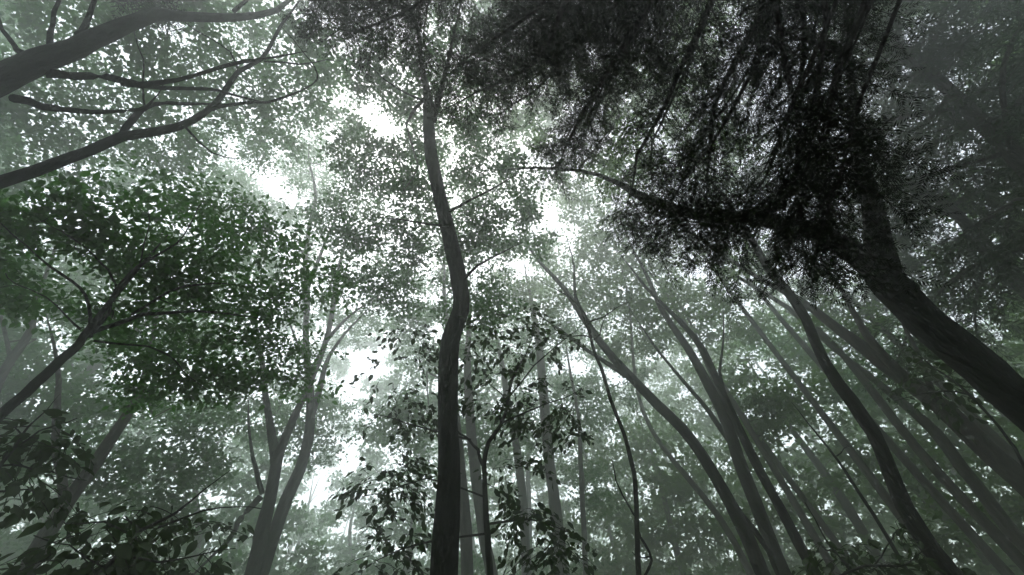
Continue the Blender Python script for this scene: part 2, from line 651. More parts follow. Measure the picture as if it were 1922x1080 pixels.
# ------------------------------------------------------------------ conifers
def feather(n, L0):
    return [(.06 + i * .93 / n, s, L0 * (1 - .62 * i / n)) for i in range(n) for s in (-1, 1)]


FINE, COARSE = feather(8, .33), feather(4, .44)


def frond_rhombs(pos, ax, up, size, lv, tint, FR):
    """flat needle sprays: a feather of narrow rhombs on each side of a twiglet."""
    X = norm(ax)
    Z = norm(up - (up * X).sum(-1, keepdims=True) * X)
    Y = np.cross(Z, X)
    n = len(pos)
    for x, s, L in FR:
        jit = rng.uniform(.75, 1.2, (n, 1))
        b = pos + X * (x * size)[:, None]
        d = norm(X * .62 + Y * s * .78 + Z * rng.normal(size=(n, 1)) * .12 - np.array([0, 0, .10]))
        lv.add(b, d, Z + rng.normal(size=(n, 3)) * .25, size * L * jit[:, 0], tint + rng.normal(size=n) * .15)
    lv.add(pos + X * (size * .78)[:, None], X, Z, size * .27, tint)


NEEDLE4 = np.array([[0, 0, 0], [.45, .1, .0], [1, 0, -.06], [.45, -.1, .0]])


def bough(t, P, lv, side_len, spacing, fr, dens=1.0, start=.15, down=.3, cap=1.2, clumpy=False):
    P, _ = smooth(P, np.ones(len(P)), spacing)
    T = norm(np.gradient(P, axis=0))
    m = len(P)
    acc, ph = [], rng.uniform(0, 6.28, 2)
    for i in range(int(m * start), m):
        s = i / (m - 1)
        for sg in (-1, 1):
            wave = .5 + .5 * math.sin(s * m * .16 + ph[0]) * math.sin(s * m * .07 + ph[1]) + .15 * rng.normal() if clumpy else 1.0
            if rng.random() > dens or wave < .3 or crowded(P[i], cap):
                continue
            perp = norm(np.cross(T[i], np.array([0, 0, 1.0])) + rng.normal(size=3) * .35)
            L = side_len * (1 - .55 * s) * rng.uniform(.5, 1.15) * (.55 + .6 * min(wave, 1.1) if clumpy else 1)
            d = norm(perp * sg * .85 + T[i] * .6 + np.array([0, 0, -down * rng.uniform(.1, 1.5)]))
            k = max(3, int(L / (fr * .42)))
            ss = np.linspace(0, 1, k + 1)
            br = P[i] + d * L * ss[:, None] + np.array([0, 0, -1.0]) * (down * .6 * L * ss ** 2)[:, None]
            t.twigs.add(br, np.linspace(.009, .003, k + 1) * (.5 if clumpy else 1), 3)
            acc.append((np.repeat(br, 2, axis=0), np.repeat(norm(np.gradient(br, axis=0)), 2, axis=0), np.tile([1.0, -1.0], k + 1)[:, None]))
    if not acc:
        return
    pos, ta, sgn = (np.vstack([a[q] for a in acc]) for q in range(3))
    pp = norm(np.cross(ta, np.array([0, 0, 1.0])) + 1e-3)
    ax = norm(ta * .8 + pp * sgn * .65 + rng.normal(size=pos.shape) * .28 + np.array([0, 0, -.35 * down]))
    up = norm(np.array([0, 0, 1.0]) + rng.normal(size=pos.shape) * .4)
    frond_rhombs(pos, ax, up, fr * rng.uniform(.6, 1.25, len(pos)), lv, np.clip(rng.normal(.5, .2, len(pos)), 0, 1), FINE if fr < .2 else COARSE)


# the near conifer behind the viewer, its boughs overhead
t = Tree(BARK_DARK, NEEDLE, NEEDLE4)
P, R = t.stem3d([(1.7, -1.6, -.1), (1.7, -1.55, 3), (1.65, -1.5, 6), (1.7, -1.5, 9), (1.65, -1.5, 12)], [.30, .26, .2, .12, .04], bare=.3, sides=14)
BO = [([(1510, -120, 14), (1440, 0, 12), (1392, 110, 10), (1345, 205, 8), (1332, 320, 5)], 6.2, 6.6),
      ([(1440, -150, 16), (1461, 0, 13), (1478, 120, 11), (1500, 220, 9), (1490, 320, 6), (1500, 390, 4)], 5.8, 6.4),
      ([(1500, -150, 12), (1505, 0, 10), (1506, 90, 8), (1496, 200, 6), (1530, 330, 3)], 6.3, 6.9),
      ([(1150, -160, 16), (1065, 0, 13), (1012, 105, 10), (950, 150, 7), (900, 170, 4)], 6.6, 7.6),
      ([(1300, -160, 16), (1200, 40, 12), (1130, 160, 9), (1080, 250, 6), (1060, 290, 3)], 6.4, 7.0),
      ([(1000, -160, 14), (860, -40, 11), (760, 20, 8), (680, 50, 5), (640, 50, 3)], 7.0, 8.2),
      ([(1400, -160, 14), (1310, 60, 12), (1250, 200, 9), (1200, 300, 6), (1190, 360, 3)], 6.2, 6.8),
      ([(1540, -140, 14), (1545, 60, 11), (1530, 220, 9), (1500, 330, 7), (1440, 390, 5), (1340, 410, 3)], 6.0, 5.6),
      ([(1570, 120, 10), (1555, 240, 9), (1530, 330, 7), (1510, 390, 5), (1500, 430, 3)], 5.9, 5.5),
      ([(1110, -150, 12), (1010, 10, 9), (930, 70, 6), (880, 110, 3)], 7.0, 7.8),
      ([(860, -120, 12), (760, -20, 8), (680, 20, 5), (625, 10, 3)], 7.5, 8.4),
      ([(1250, -150, 12), (1160, 0, 9), (1080, 90, 7), (1010, 170, 4), (960, 200, 3)], 7.2, 7.8),
      ([(1420, 120, 8), (1370, 220, 7), (1300, 330, 5), (1260, 400, 3)], 6.4, 6.0),
      ([(1570, 150, 9), (1530, 300, 8), (1460, 380, 6), (1370, 410, 4), (1290, 415, 3)], 5.6, 5.4),
      ([(1490, 200, 8), (1440, 330, 6), (1390, 410, 4), (1375, 450, 3)], 5.7, 5.4),
      ([(1600, 220, 8), (1575, 340, 6), (1540, 410, 4), (1525, 455, 3)], 5.6, 5.3),
      ([(1330, -140, 12), (1230, 0, 9), (1160, 110, 6), (1120, 200, 4)], 6.6, 7.2)]
BO += [([(x + dx * i / len(p), y + dy * i / len(p), w * .55) for i, (x, y, w) in enumerate(p)], a * k, b * k)
       for p, a, b in list(BO) for dx, dy, k in ((rng.uniform(-90, 60), rng.uniform(-60, 10), rng.uniform(1.05, 1.25)),)]
BO += [([(x + dx * i / len(p), y + dy * i / len(p), w * .5) for i, (x, y, w) in enumerate(p)], a * 1.3, b * 1.3)
       for p, a, b in BO[3:5] + BO[9:10] + BO[11:12] + BO[13:14] for dx, dy in ((rng.uniform(-60, 60), rng.uniform(-50, 0)),)]
for pts, s0, s1 in BO:
    LP, LR = t.limb(pts, s1 / s0, 8, s0=s0 * .52, jit=.01)
    c = P[np.argmin(np.abs(P[:, 2] - (LP[0][2] - .8)))]                # root of the bough on its trunk
    A, B_ = smooth([c, (c + LP[0]) / 2 + np.array([0, 0, .25]), LP[0]], [LR[0] * 1.5, LR[0] * 1.2, LR[0]], .25)
    t.limbs[-1].add(A, B_, 8, .03)
    bough(t, LP, t.leaves, .6, .055, .105, 1.0, .08, cap=1.3, down=.2, clumpy=True)
for k in range(16):                                                # the boughs on its far sides, out of the picture
    z = 3.2 + k * .55
    a = math.radians(rng.uniform(205, 345))
    L = 3.6 - .14 * k
    q = P[np.argmin(np.abs(P[:, 2] - z))]
    d = np.array([math.cos(a), math.sin(a), 0])
    S, SR = smooth([q, q + d * L * .5 + np.array([0, 0, .25]), q + d * L + np.array([0, 0, -.3])], [.05, .03, .006], .3)
    if project(S[-1])[2][0] > .3 and -100 < project(S[-1])[1][0]:
        continue
    tb = Tubes()
    tb.add(S, SR, 6, .03)
    t.limbs.append(tb)
    bough(t, S, t.leaves, 1.2, .3, .4, .8, .1)
t.make('hemlock_tree', 'black needled hemlock boughs hanging overhead across the top')

# tip of another conifer bough at the top left
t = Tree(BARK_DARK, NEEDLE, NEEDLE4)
P, R = t.stem3d([(-2.6, -1.4, -.1), (-2.6, -1.3, 4), (-2.5, -1.2, 8), (-2.5, -1.2, 11)], [.16, .13, .08, .03], bare=.3, sides=10)
LP, LR = t.limb([(300, -200, 7), (290, -80, 5), (285, -20, 4), (300, 15, 2)], 1.0, 6, s0=7.4)
c = P[np.argmin(np.abs(P[:, 2] - LP[0][2] + .4))]
A, B_ = smooth([c, (c + LP[0]) / 2, LP[0]], [LR[0] * 1.5, LR[0] * 1.2, LR[0]], .25)
t.limbs[-1].add(A, B_, 6)
bough(t, LP, t.leaves, .55, .14, .2, .8, .3)
t.make('hemlock_tree', 'small black needled bough tip dipping in at the top left edge')

# hazy dark conifers at the right
def conifer(label, pts, D, lean, nb, length, z0, z1, fr, group='dark conifers on the right side', mat=NEEDLE_FAR):
    t = Tree(BARK, mat, NEEDLE4)
    P, R = t.trunk(pts, D, lean, grow=2.5, bare=.3, sides=10)
    for k in range(nb):
        z = z0 + (z1 - z0) * (k + rng.random()) / nb
        i = int(np.argmin(np.abs(P[:, 2] - z)))
        a = rng.uniform(0, 2 * math.pi)
        L = length * (1 - .55 * k / nb) * rng.uniform(.75, 1.15)
        d = np.array([math.cos(a), math.sin(a), 0])
        q = P[i]
        path = [q, q + d * L * .4 + np.array([0, 0, .12 * L]), q + d * L * .75 + np.array([0, 0, .02 * L]), q + d * L + np.array([0, 0, -.16 * L])]
        if min(np.linalg.norm(x - CAM) for x in path[1:]) < 6.8:
            continue
        S, SR = smooth(path, [.045, .035, .02, .006], .3)
        tb = Tubes()
        tb.add(S, SR, 6, .03)
        t.limbs.append(tb)
        bough(t, S, t.leaves, L * .38, fr * .85, fr, .9, .1, .35, cap=1.1)
        ZMAX[0] = max(ZMAX[0], S[:, 2].max())
    return t.make('hemlock_tree', label, 'tree', group)


conifer('dark hazy conifer filling the upper right corner', [(2350, 720, 70), (2130, 520, 60), (1960, 350, 48), (1840, 230, 36), (1740, 130, 24)], 9.5, 6, 50, 3.9, 5.0, 13, .34)
conifer('dense dark conifer behind the massive right trunk at the right edge', [(2300, 900, 60), (2120, 740, 52), (1980, 600, 42), (1860, 480, 32), (1780, 390, 22)], 11.5, 5, 46, 4.2, 7.8, 14, .4)

# ------------------------------------------------------------------ the traced trees, near to far
# thick overhanging tree at the upper left
t = Tree(BARK_MOSS, LEAF, LEAF4, .13)
t.trunk([(-420, 420, 130), (-200, 265, 118), (-60, 180, 108), (20, 140, 98), (80, 112, 80), (140, 88, 64), (205, 62, 56),
         (270, 34, 44), (300, 22, 36), (350, 24, 28), (440, 26, 22), (520, 14, 16), (560, -20, 10)], 3.4, 6, bare=.5, facing=(180, 110), ws=.74)
t.lw = .62
t.limb([(48, 102, 24), (35, 80, 17), (18, 50, 14), (8, 10, 12), (0, -60, 8)], 1.05)
t.limb([(92, 92, 24), (97, 50, 18), (104, 0, 15), (108, -60, 10)], 1.05)
t.limb([(150, 68, 26), (160, 40, 24), (176, 0, 20), (190, -60, 14)], 1.03)
t.limb([(80, 140, 34), (130, 144, 24), (200, 150, 22), (262, 166, 20), (330, 156, 15), (400, 138, 13), (450, 127, 12)], 1.06)
t.limb([(230, 158, 15), (300, 166, 14), (390, 168, 12), (440, 178, 8)], 1.1)
t.limb([(20, 186, 26), (70, 200, 21), (130, 206, 18), (200, 210, 15), (240, 206, 13), (275, 196, 10), (300, 175, 5)], 1.08)
t.limb([(440, 24, 16), (480, -5, 10), (520, -50, 6)], 1.05)
t.crown([(170, 120, 260, 150, 10.1, 16.1, 80), (420, 70, 220, 110, 10.1, 16.1, 85), (60, 270, 160, 110, 10.9, 17.0, 40), (120, -30, 260, 60, 10.1, 16.1, 30)],
        R=0.66, n=120, tint=.55)
t.make('broadleaf_tree', 'thickest trunk at the upper left edge, forking into long mossy boughs')

# second leaning tree below it
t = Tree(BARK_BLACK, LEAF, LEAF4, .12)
t.trunk([(-380, 470, 52), (-160, 395, 44), (0, 341, 34), (100, 308, 30), (160, 288, 29), (225, 262, 28), (290, 252, 23), (335, 244, 22),
         (385, 216, 19), (420, 178, 16), (448, 138, 14), (490, 114, 13), (512, 80, 11), (530, 48, 9), (556, 14, 6), (590, -40, 4)], 3.8, 10, bare=.45, facing=(330, 240), ws=.74)
t.lw = .68
t.limb([(228, 260, 24), (246, 232, 22), (272, 206, 18), (300, 200, 13), (345, 201, 10)], 1.06)
t.limb([(276, 208, 8), (277, 160, 5), (276, 110, 4), (262, 70, 3)], 1.08, 6)
t.limb([(398, 208, 11), (430, 199, 10), (500, 196, 8), (560, 176, 6), (592, 155, 5), (588, 132, 4), (570, 105, 3)], 1.1, 6)
t.limb([(448, 134, 7), (430, 100, 5), (395, 74, 4), (350, 52, 3), (340, 40, 2)], 1.1, 6)
t.limb([(492, 114, 7), (560, 116, 5), (610, 110, 3)], 1.1, 6)
t.limb([(350, 240, 7), (400, 290, 4), (450, 300, 2)], 1.15, 6)
t.crown([(450, 190, 170, 130, 10.5, 15.2, 85), (300, 190, 150, 90, 10.5, 15.2, 40), (570, 110, 70, 110, 10.1, 15.2, 30), (330, 290, 90, 40, 10.9, 15.2, 16)],
        R=0.58, n=120, tint=.55)
t.make('broadleaf_tree', 'long dark bough rising from the left edge below the thickest trunk')

# maple at the left
t = Tree(BARK_DARK, LEAF_MAPLE, LEAF6, .078)
t.trunk([(-180, 960, 26), (-60, 842, 23), (0, 792, 20), (60, 738, 19), (100, 700, 18), (150, 655, 18), (172, 628, 16)], 4.2, 8, bare=.7)
t.limb([(172, 632, 11), (176, 590, 8), (165, 555, 7), (140, 522, 6), (95, 490, 5), (50, 452, 3)], 1.0, 6)
t.limb([(175, 625, 10), (205, 585, 8), (218, 545, 7), (255, 505, 6), (300, 470, 5), (335, 438, 3), (360, 400, 2)], 1.02, 6)
t.limb([(218, 548, 6), (212, 520, 5), (190, 500, 4), (150, 470, 3), (110, 445, 2)], 1.06, 6)
t.limb([(178, 622, 11), (215, 606, 9), (262, 590, 8), (330, 582, 6), (400, 582, 5), (440, 588, 3)], .98, 6)
t.limb([(250, 592, 7), (290, 562, 5), (340, 540, 4), (400, 532, 2)], 1.02, 6)
t.limb([(178, 640, 5), (240, 648, 4), (290, 665, 4), (320, 690, 3), (350, 715, 2)], .98, 5)
t.limb([(155, 622, 6), (120, 595, 4), (80, 565, 3), (30, 540, 2)], 1.02, 5)
t.limb([(262, 500, 4), (268, 460, 3), (275, 420, 2)], 1.02, 5)
sprays = [(230, 460, 5.2, 6.6, 40), (90, 430, 5.2, 6.8, 34), (330, 520, 4.8, 6.2, 34)]
for k in range(34):                                                # many flat sprays, so that the outline stays ragged
    x, y = rng.uniform(-60, 540), rng.uniform(370, 740)
    e = ((x - 210) / 330) ** 2 + ((y - 530 - .12 * (x - 210)) / 190) ** 2
    if e < 1.0 and not (x < 230 and y > 560 + .1 * x):
        sprays.append((x, y, 4.7, 6.8, 9))
t.crown([(x, y, rng.uniform(45, 120), rng.uniform(18, 42), a, b, n) for x, y, a, b, n in sprays] +
        [(490, 600, 50, 26, 5.2, 6.4, 9), (530, 640, 40, 30, 5.2, 6.4, 8), (450, 690, 50, 24, 5.0, 6.2, 8), (370, 720, 60, 20, 5.0, 6.0, 8), (545, 570, 40, 16, 5.4, 6.6, 5), (585, 655, 30, 14, 5.4, 6.6, 3), (500, 470, 50, 18, 5.6, 7, 6), (440, 400, 60, 18, 5.8, 7.2, 6),
         (560, 720, 40, 14, 5.2, 6.2, 4), (300, 375, 70, 14, 5.8, 7.2, 6), (120, 350, 80, 18, 5.8, 7.4, 6)],
        R=.48, n=72, tint=.5, flat=.14, cap=.66)
t.make('maple_tree', 'dark green maple fanning thin branches out over the left side')

# dark crooked trunk at the centre
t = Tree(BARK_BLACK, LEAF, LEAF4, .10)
t.trunk([(836, 1110, 54), (842, 1000, 50), (848, 900, 44), (847, 800, 38), (847, 700, 35), (851, 640, 36), (868, 585, 31), (867, 540, 31), (855, 480, 31),
         (840, 415, 31), (828, 360, 28), (815, 300, 25), (809, 245, 24), (808, 205, 22), (804, 165, 12), (794, 118, 9), (788, 60, 6)], 4.3, 17, bare=.45, sides=16)
t.limb([(812, 225, 16), (820, 190, 14), (829, 155, 10), (842, 100, 7)], 1.05)
t.limb([(806, 195, 6), (770, 180, 4), (720, 150, 3)], 1.05, 6)
t.limb([(845, 425, 6), (800, 422, 4), (750, 415, 3)], 1.05, 6)
t.limb([(838, 400, 7), (880, 380, 5), (940, 350, 3)], 1.05, 6)
t.limb([(866, 530, 7), (900, 500, 5), (950, 470, 3)], 1.08, 6)
t.crown([(800, 130, 150, 80, 9.0, 10.8, 60), (715, 320, 60, 80, 8.6, 10.8, 42), (730, 470, 80, 75, 7.9, 10.1, 46), (935, 350, 75, 75, 8.3, 10.1, 42),
         (905, 460, 60, 50, 7.9, 9.4, 20), (780, 395, 50, 60, 7.9, 10.1, 18), (700, 80, 90, 80, 9.4, 10.8, 30), (900, 560, 70, 50, 6.5, 8.6, 14), (660, 260, 60, 50, 8.6, 11.0, 14), (640, 420, 60, 60, 8.4, 10.5, 12), (770, 290, 60, 40, 8.6, 11.0, 12), (1000, 300, 60, 60, 8.6, 11.0, 12), (1010, 420, 60, 50, 8.3, 10.4, 10), (880, 250, 70, 40, 8.8, 11.0, 14), (690, 560, 70, 40, 7.4, 9.5, 10)],
        R=0.52, n=130, tint=.4)
t.make('broadleaf_tree', 'tall crooked near-black trunk standing at the centre of the view')

# massive trunk leaning in from the right
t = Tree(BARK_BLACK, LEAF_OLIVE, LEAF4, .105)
t.trunk([(2250, 1020, 104), (2080, 885, 94), (1922, 758, 84), (1850, 695, 80), (1790, 642, 77), (1745, 603, 76), (1700, 560, 75), (1668, 522, 74), (1655, 470, 60),
         (1648, 420, 50), (1636, 370, 42), (1616, 310, 32), (1606, 240, 25), (1600, 150, 18), (1592, 60, 13), (1584, -20, 8)], 4.7, 14, bare=.6, sides=16)
t.limb([(1700, 555, 60), (1640, 496, 56), (1590, 462, 46), (1540, 438, 36), (1480, 422, 32), (1400, 408, 26), (1310, 404, 22), (1240, 384, 18), (1190, 362, 15), (1150, 340, 10),
        (1080, 322, 6), (1000, 316, 4)], 1.25, 12)
t.limb([(1250, 388, 7), (1290, 430, 4), (1330, 455, 3)], 1.05, 6)
t.crown([(1560, 110, 120, 110, 7.9, 10.1, 34), (1130, 300, 130, 60, 7.9, 10.1, 34), (1420, 260, 140, 90, 8.6, 10.8, 34), (1300, 110, 170, 90, 9.4, 11.5, 30)],
        R=0.54, n=100, tint=.65)
t.make('broadleaf_tree', 'massive dark forked trunk leaning in from the right edge')

# slender curved trunk, lower right
t = Tree(BARK_DARK, LEAF_OLIVE, LEAF4, .14)
t.trunk([(1800, 1095, 44), (1745, 1030, 42), (1695, 950, 40), (1660, 870, 38), (1635, 815, 36), (1595, 755, 33), (1545, 680, 29), (1510, 600, 26), (1475, 548, 24),
         (1440, 505, 21), (1415, 462, 18), (1390, 420, 13), (1360, 370, 9)], 5.6, 10, bare=.55, ws=.78)
t.limb([(1420, 470, 8), (1400, 440, 6), (1330, 420, 4)], 1.05, 6)
t.crown([(1390, 420, 130, 90, 11.9, 15.3, 40), (1330, 540, 100, 60, 11.9, 15.3, 20), (1480, 470, 70, 60, 11.0, 14.4, 18), (1590, 610, 60, 50, 11.0, 14.4, 10)],
        R=0.72, n=100, tint=.65)
t.make('broadleaf_tree', 'slender smoothly curved dark trunk at the lower right, in front of hazy trunks')

# fan of three trunks right of centre
t = Tree(BARK_DARK, LEAF_OLIVE, LEAF4, .17)
t.trunk([(1436, 1095, 34), (1400, 1010, 32), (1365, 940, 32), (1320, 860, 31), (1280, 805, 30), (1235, 762, 27), (1180, 705, 23), (1130, 648, 19), (1095, 598, 16), (1060, 545, 12), (1010, 490, 8)],
        8, 11, bare=.5, ws=.78)
t.limb([(1350, 910, 14), (1390, 965, 12), (1440, 1030, 10)], 1.0, 6)
t.limb([(1190, 712, 12), (1140, 680, 9), (1080, 640, 6)], 1.05, 6)
t.limb([(1110, 615, 9), (1080, 560, 7), (1075, 500, 4)], 1.08, 6)
t.crown([(1040, 480, 110, 80, 16, 20, 40), (1130, 560, 90, 60, 15, 19, 24), (1160, 470, 90, 70, 16, 20, 30), (980, 560, 60, 40, 14, 18, 14)], R=.9, n=100, tint=.6)
t.make('broadleaf_tree', 'leftmost of three thick slanting trunks fanning out right of the thin crooked sapling', group='slanting trunks right of centre')

t = Tree(BARK_DARK, LEAF_OLIVE, LEAF4, .17)
t.trunk([(1480, 1095, 36), (1445, 1010, 34), (1415, 935, 33), (1385, 860, 31), (1365, 800, 28), (1340, 745, 24), (1310, 690, 20), (1280, 640, 17), (1240, 580, 13), (1215, 520, 9)], 9.2, 10, bare=.5, ws=.78)
t.limb([(1372, 830, 12), (1330, 770, 9), (1260, 690, 6), (1220, 640, 4)], 1.06, 6)
t.crown([(1200, 470, 100, 70, 18, 22, 34), (1250, 590, 70, 50, 17, 20, 18), (1290, 530, 70, 40, 18, 21, 12), (1180, 640, 60, 40, 17, 20, 10)], R=.95, n=100, tint=.65)
t.make('broadleaf_tree', 'middle one of three thick slanting trunks fanning out right of the thin crooked sapling', group='slanting trunks right of centre')

t = Tree(BARK_DARK, LEAF_OLIVE, LEAF4, .16)
t.trunk([(1540, 1095, 27), (1500, 1020, 26), (1465, 955, 25), (1430, 890, 24), (1400, 830, 22), (1370, 765, 20), (1345, 710, 18), (1320, 655, 16), (1285, 610, 13), (1250, 575, 10), (1210, 535, 7)],
        7.6, 9, bare=.5, ws=.78)
t.limb([(1368, 762, 8), (1350, 700, 6), (1360, 640, 4)], 1.06, 6)
t.crown([(1340, 600, 100, 50, 15, 19, 22), (1230, 500, 80, 60, 16, 19, 20), (1420, 780, 60, 40, 13, 16, 16), (1480, 760, 50, 40, 13, 15, 10)], R=.8, n=100, tint=.55)
t.make('broadleaf_tree', 'rightmost and darkest of three thick slanting trunks fanning out right of the thin crooked sapling',
       group='slanting trunks right of centre')

# wide pale trunk behind the curved one
t = Tree(BARK, LEAF, LEAF4, .17)
t.trunk([(2060, 1030, 62), (1990, 965, 58), (1922, 905, 54), (1860, 850, 50), (1800, 790, 46), (1740, 740, 42), (1680, 696, 36), (1620, 650, 28), (1560, 606, 22), (1500, 562, 17), (1440, 530, 12)], 9, 11, bare=.45, ws=.78)
t.limb([(1700, 712, 22), (1650, 660, 18), (1610, 600, 12), (1580, 545, 7)], 1.05, 6)
t.limb([(1760, 756, 16), (1730, 690, 12), (1700, 620, 8)], 1.05, 6)
t.crown([(1560, 560, 90, 50, 17, 21, 22), (1680, 640, 80, 50, 15, 20, 24), (1470, 620, 80, 60, 18, 22, 20), (1620, 720, 60, 40, 16, 20, 10)], R=.9, n=90, tint=.5)
t.make('broadleaf_tree', 'wide grey slanting trunk just under the massive right trunk')

t = Tree(BARK, LEAF, LEAF4, .18)
t.trunk([(1990, 1085, 38), (1900, 1000, 34), (1850, 935, 33), (1800, 875, 31), (1755, 815, 27), (1700, 765, 23), (1640, 715, 17), (1570, 660, 12)], 11.5, 9, bare=.5, ws=.78)
t.crown([(1640, 720, 70, 60, 19, 24, 24), (1560, 650, 70, 50, 20, 25, 20)], R=1.0, n=90)
t.make('broadleaf_tree', 'faint grey slanting trunk below the wide grey one at the right')

# centre-left pair of forked trunks
t = Tree(BARK_DARK, LEAF, LEAF4, .15)
t.trunk([(478, 1060, 38), (488, 1010, 36), (505, 945, 32), (515, 890, 30), (524, 850, 26), (545, 800, 20), (566, 755, 18), (588, 705, 15), (608, 655, 14), (622, 600, 13), (628, 545, 11), (640, 490, 8), (655, 430, 5)], 9, 8, bare=.4, ws=.76)
t.limb([(518, 870, 22), (510, 810, 18), (502, 760, 15), (494, 700, 12), (490, 640, 8), (480, 590, 5)], 1.0)
t.limb([(492, 925, 12), (480, 880, 10), (470, 830, 7), (465, 780, 4)], 1.0, 6)
t.limb([(490, 932, 12), (465, 960, 11), (445, 985, 10), (425, 1020, 8)], .97, 6)
t.limb([(612, 640, 8), (650, 600, 5), (690, 570, 3)], 1.0, 6)
t.limb([(588, 700, 7), (560, 650, 5), (540, 600, 3)], 1.02, 6)
t.crown([(640, 450, 60, 110, 17, 21, 40), (480, 610, 60, 80, 15, 18, 26), (650, 570, 60, 50, 15, 19, 20), (480, 770, 50, 60, 13, 16, 16), (590, 830, 50, 40, 13, 15, 10),
         (520, 520, 40, 40, 15, 19, 12), (610, 770, 40, 30, 13, 16, 8)], R=.85, n=100, tint=.5)
t.make('broadleaf_tree', 'left trunk of the pale V-shaped pair at the lower centre-left')

t = Tree(BARK_DARK, LEAF, LEAF4, .15)
t.trunk([(492, 1075, 36), (512, 1010, 34), (538, 940, 32), (562, 885, 32), (578, 820, 28), (582, 760, 23), (576, 690, 19), (572, 630, 17), (576, 560, 15), (572, 500, 13), (580, 430, 11), (592, 370, 8), (580, 310, 5)], 9.6, 9, bare=.45, ws=.74)
t.limb([(578, 800, 14), (600, 740, 12), (612, 690, 9), (640, 640, 6)], 1.02, 6)
t.limb([(576, 545, 9), (600, 480, 7), (622, 420, 5), (640, 370, 3)], 1.04, 6)
t.limb([(578, 480, 6), (540, 450, 5), (500, 420, 3)], 1.04, 6)
t.crown([(560, 420, 90, 70, 18, 23, 45), (600, 330, 70, 50, 20, 25, 24), (470, 410, 70, 60, 18, 23, 24), (620, 280, 70, 60, 20, 25, 20), (560, 560, 60, 60, 16, 20, 18)], R=.95, n=100, tint=.5)
t.make('broadleaf_tree', 'right trunk of the pale V-shaped pair at the lower centre-left')

# forked hazy tree, far left
t = Tree(BARK, LEAF, LEAF4, .15)
t.trunk([(30, 1100, 38), (60, 1040, 34), (100, 975, 30), (128, 930, 28), (165, 880, 25), (205, 820, 22), (240, 765, 19), (262, 710, 14), (275, 650, 10), (290, 580, 6)], 8, 7, bare=.4)
t.limb([(125, 940, 26), (118, 890, 22), (112, 840, 19), (114, 780, 16), (120, 720, 12), (110, 650, 7)], 1.0)
t.limb([(236, 770, 8), (280, 740, 6), (330, 700, 4)], 1.0, 6)
t.crown([(330, 860, 100, 45, 11, 14, 26), (200, 880, 70, 40, 11, 14, 16), (300, 730, 70, 40, 12, 15, 20), (160, 760, 60, 50, 12, 15, 16), (230, 600, 100, 60, 14, 17, 22), (90, 830, 60, 50, 11, 14, 14),
         (380, 800, 60, 40, 11, 14, 14), (330, 960, 70, 40, 11, 13, 12)], R=.75, n=100, tint=.45)
t.make('broadleaf_tree', 'hazy Y-forked trunk at the lower left, behind the maple')

t = Tree(BARK, LEAF, LEAF4, .16)
t.trunk([(-150, 1000, 30), (-60, 860, 26), (0, 715, 22), (35, 660, 19), (62, 615, 16), (72, 560, 12), (95, 500, 8), (120, 430, 5)], 11, 8, bare=.5)
t.limb([(20, 685, 12), (5, 620, 9), (-10, 560, 6)], 1.0, 6)
t.crown([(60, 560, 100, 60, 15, 18, 24), (40, 730, 60, 50, 13, 16, 16), (130, 400, 120, 60, 16, 20, 28), (20, 850, 60, 60, 12, 15, 12)], R=.85, n=100)
t.make('broadleaf_tree', 'hazy trunk at the left edge seen through the maple leaves')

# straight trunks behind the centre one
for pts, D, lean, label in (
        ([(1062, 1100, 25), (1050, 1000, 24), (1042, 930, 23), (1034, 870, 22), (1028, 800, 20), (1022, 730, 17), (1014, 650, 13), (1000, 570, 8)], 12.5, 8, 'straight pale trunk right of centre behind the leafy sapling, wider of two'),
        ([(990, 1100, 19), (984, 980, 19), (978, 900, 18), (968, 830, 17), (955, 770, 14), (945, 700, 10), (930, 620, 6)], 14, 8, 'pale narrow trunk bending left, between the leafy sapling and the wider pale trunk'),
        ([(925, 1100, 24), (908, 1020, 23), (896, 930, 22), (886, 840, 20), (880, 760, 17), (876, 680, 12), (880, 600, 7)], 11, 8, 'grey trunk directly right of the central black trunk'),
        ([(1100, 1100, 11), (1096, 1010, 11), (1092, 940, 10), (1088, 860, 9), (1084, 780, 7), (1070, 700, 5)], 13, 8, 'thin wavy grey stem left of the bare crooked sapling')):
    t = Tree(BARK, LEAF, LEAF4, .16)
    t.trunk(pts, D, lean, bare=.5)
    x, y = pts[-2][:2]
    t.crown([(x, y, 70, 60, D * 1.25, D * 1.6, 20), (x + 10, y + 130, 60, 50, D * 1.1, D * 1.4, 12), (x - 20, y - 80, 70, 40, D * 1.4, D * 1.8, 12)], R=.85, n=95, tint=.5)
    t.make('broadleaf_tree', label, group='straight pale trunks behind the centre')

t = Tree(BARK, LEAF, LEAF4, .16)
t.trunk([(876, 1100, 24), (872, 1000, 23), (866, 930, 22), (858, 850, 20), (850, 760, 16), (842, 660, 12), (830, 560, 8)], 9.5, 8, bare=.5)
t.crown([(740, 800, 60, 60, 12, 15, 16), (790, 640, 70, 70, 13, 16, 22), (760, 560, 70, 50, 14, 17, 16)], R=.8, n=95)
t.make('broadleaf_tree', 'dark trunk half hidden behind the foot of the central black trunk')

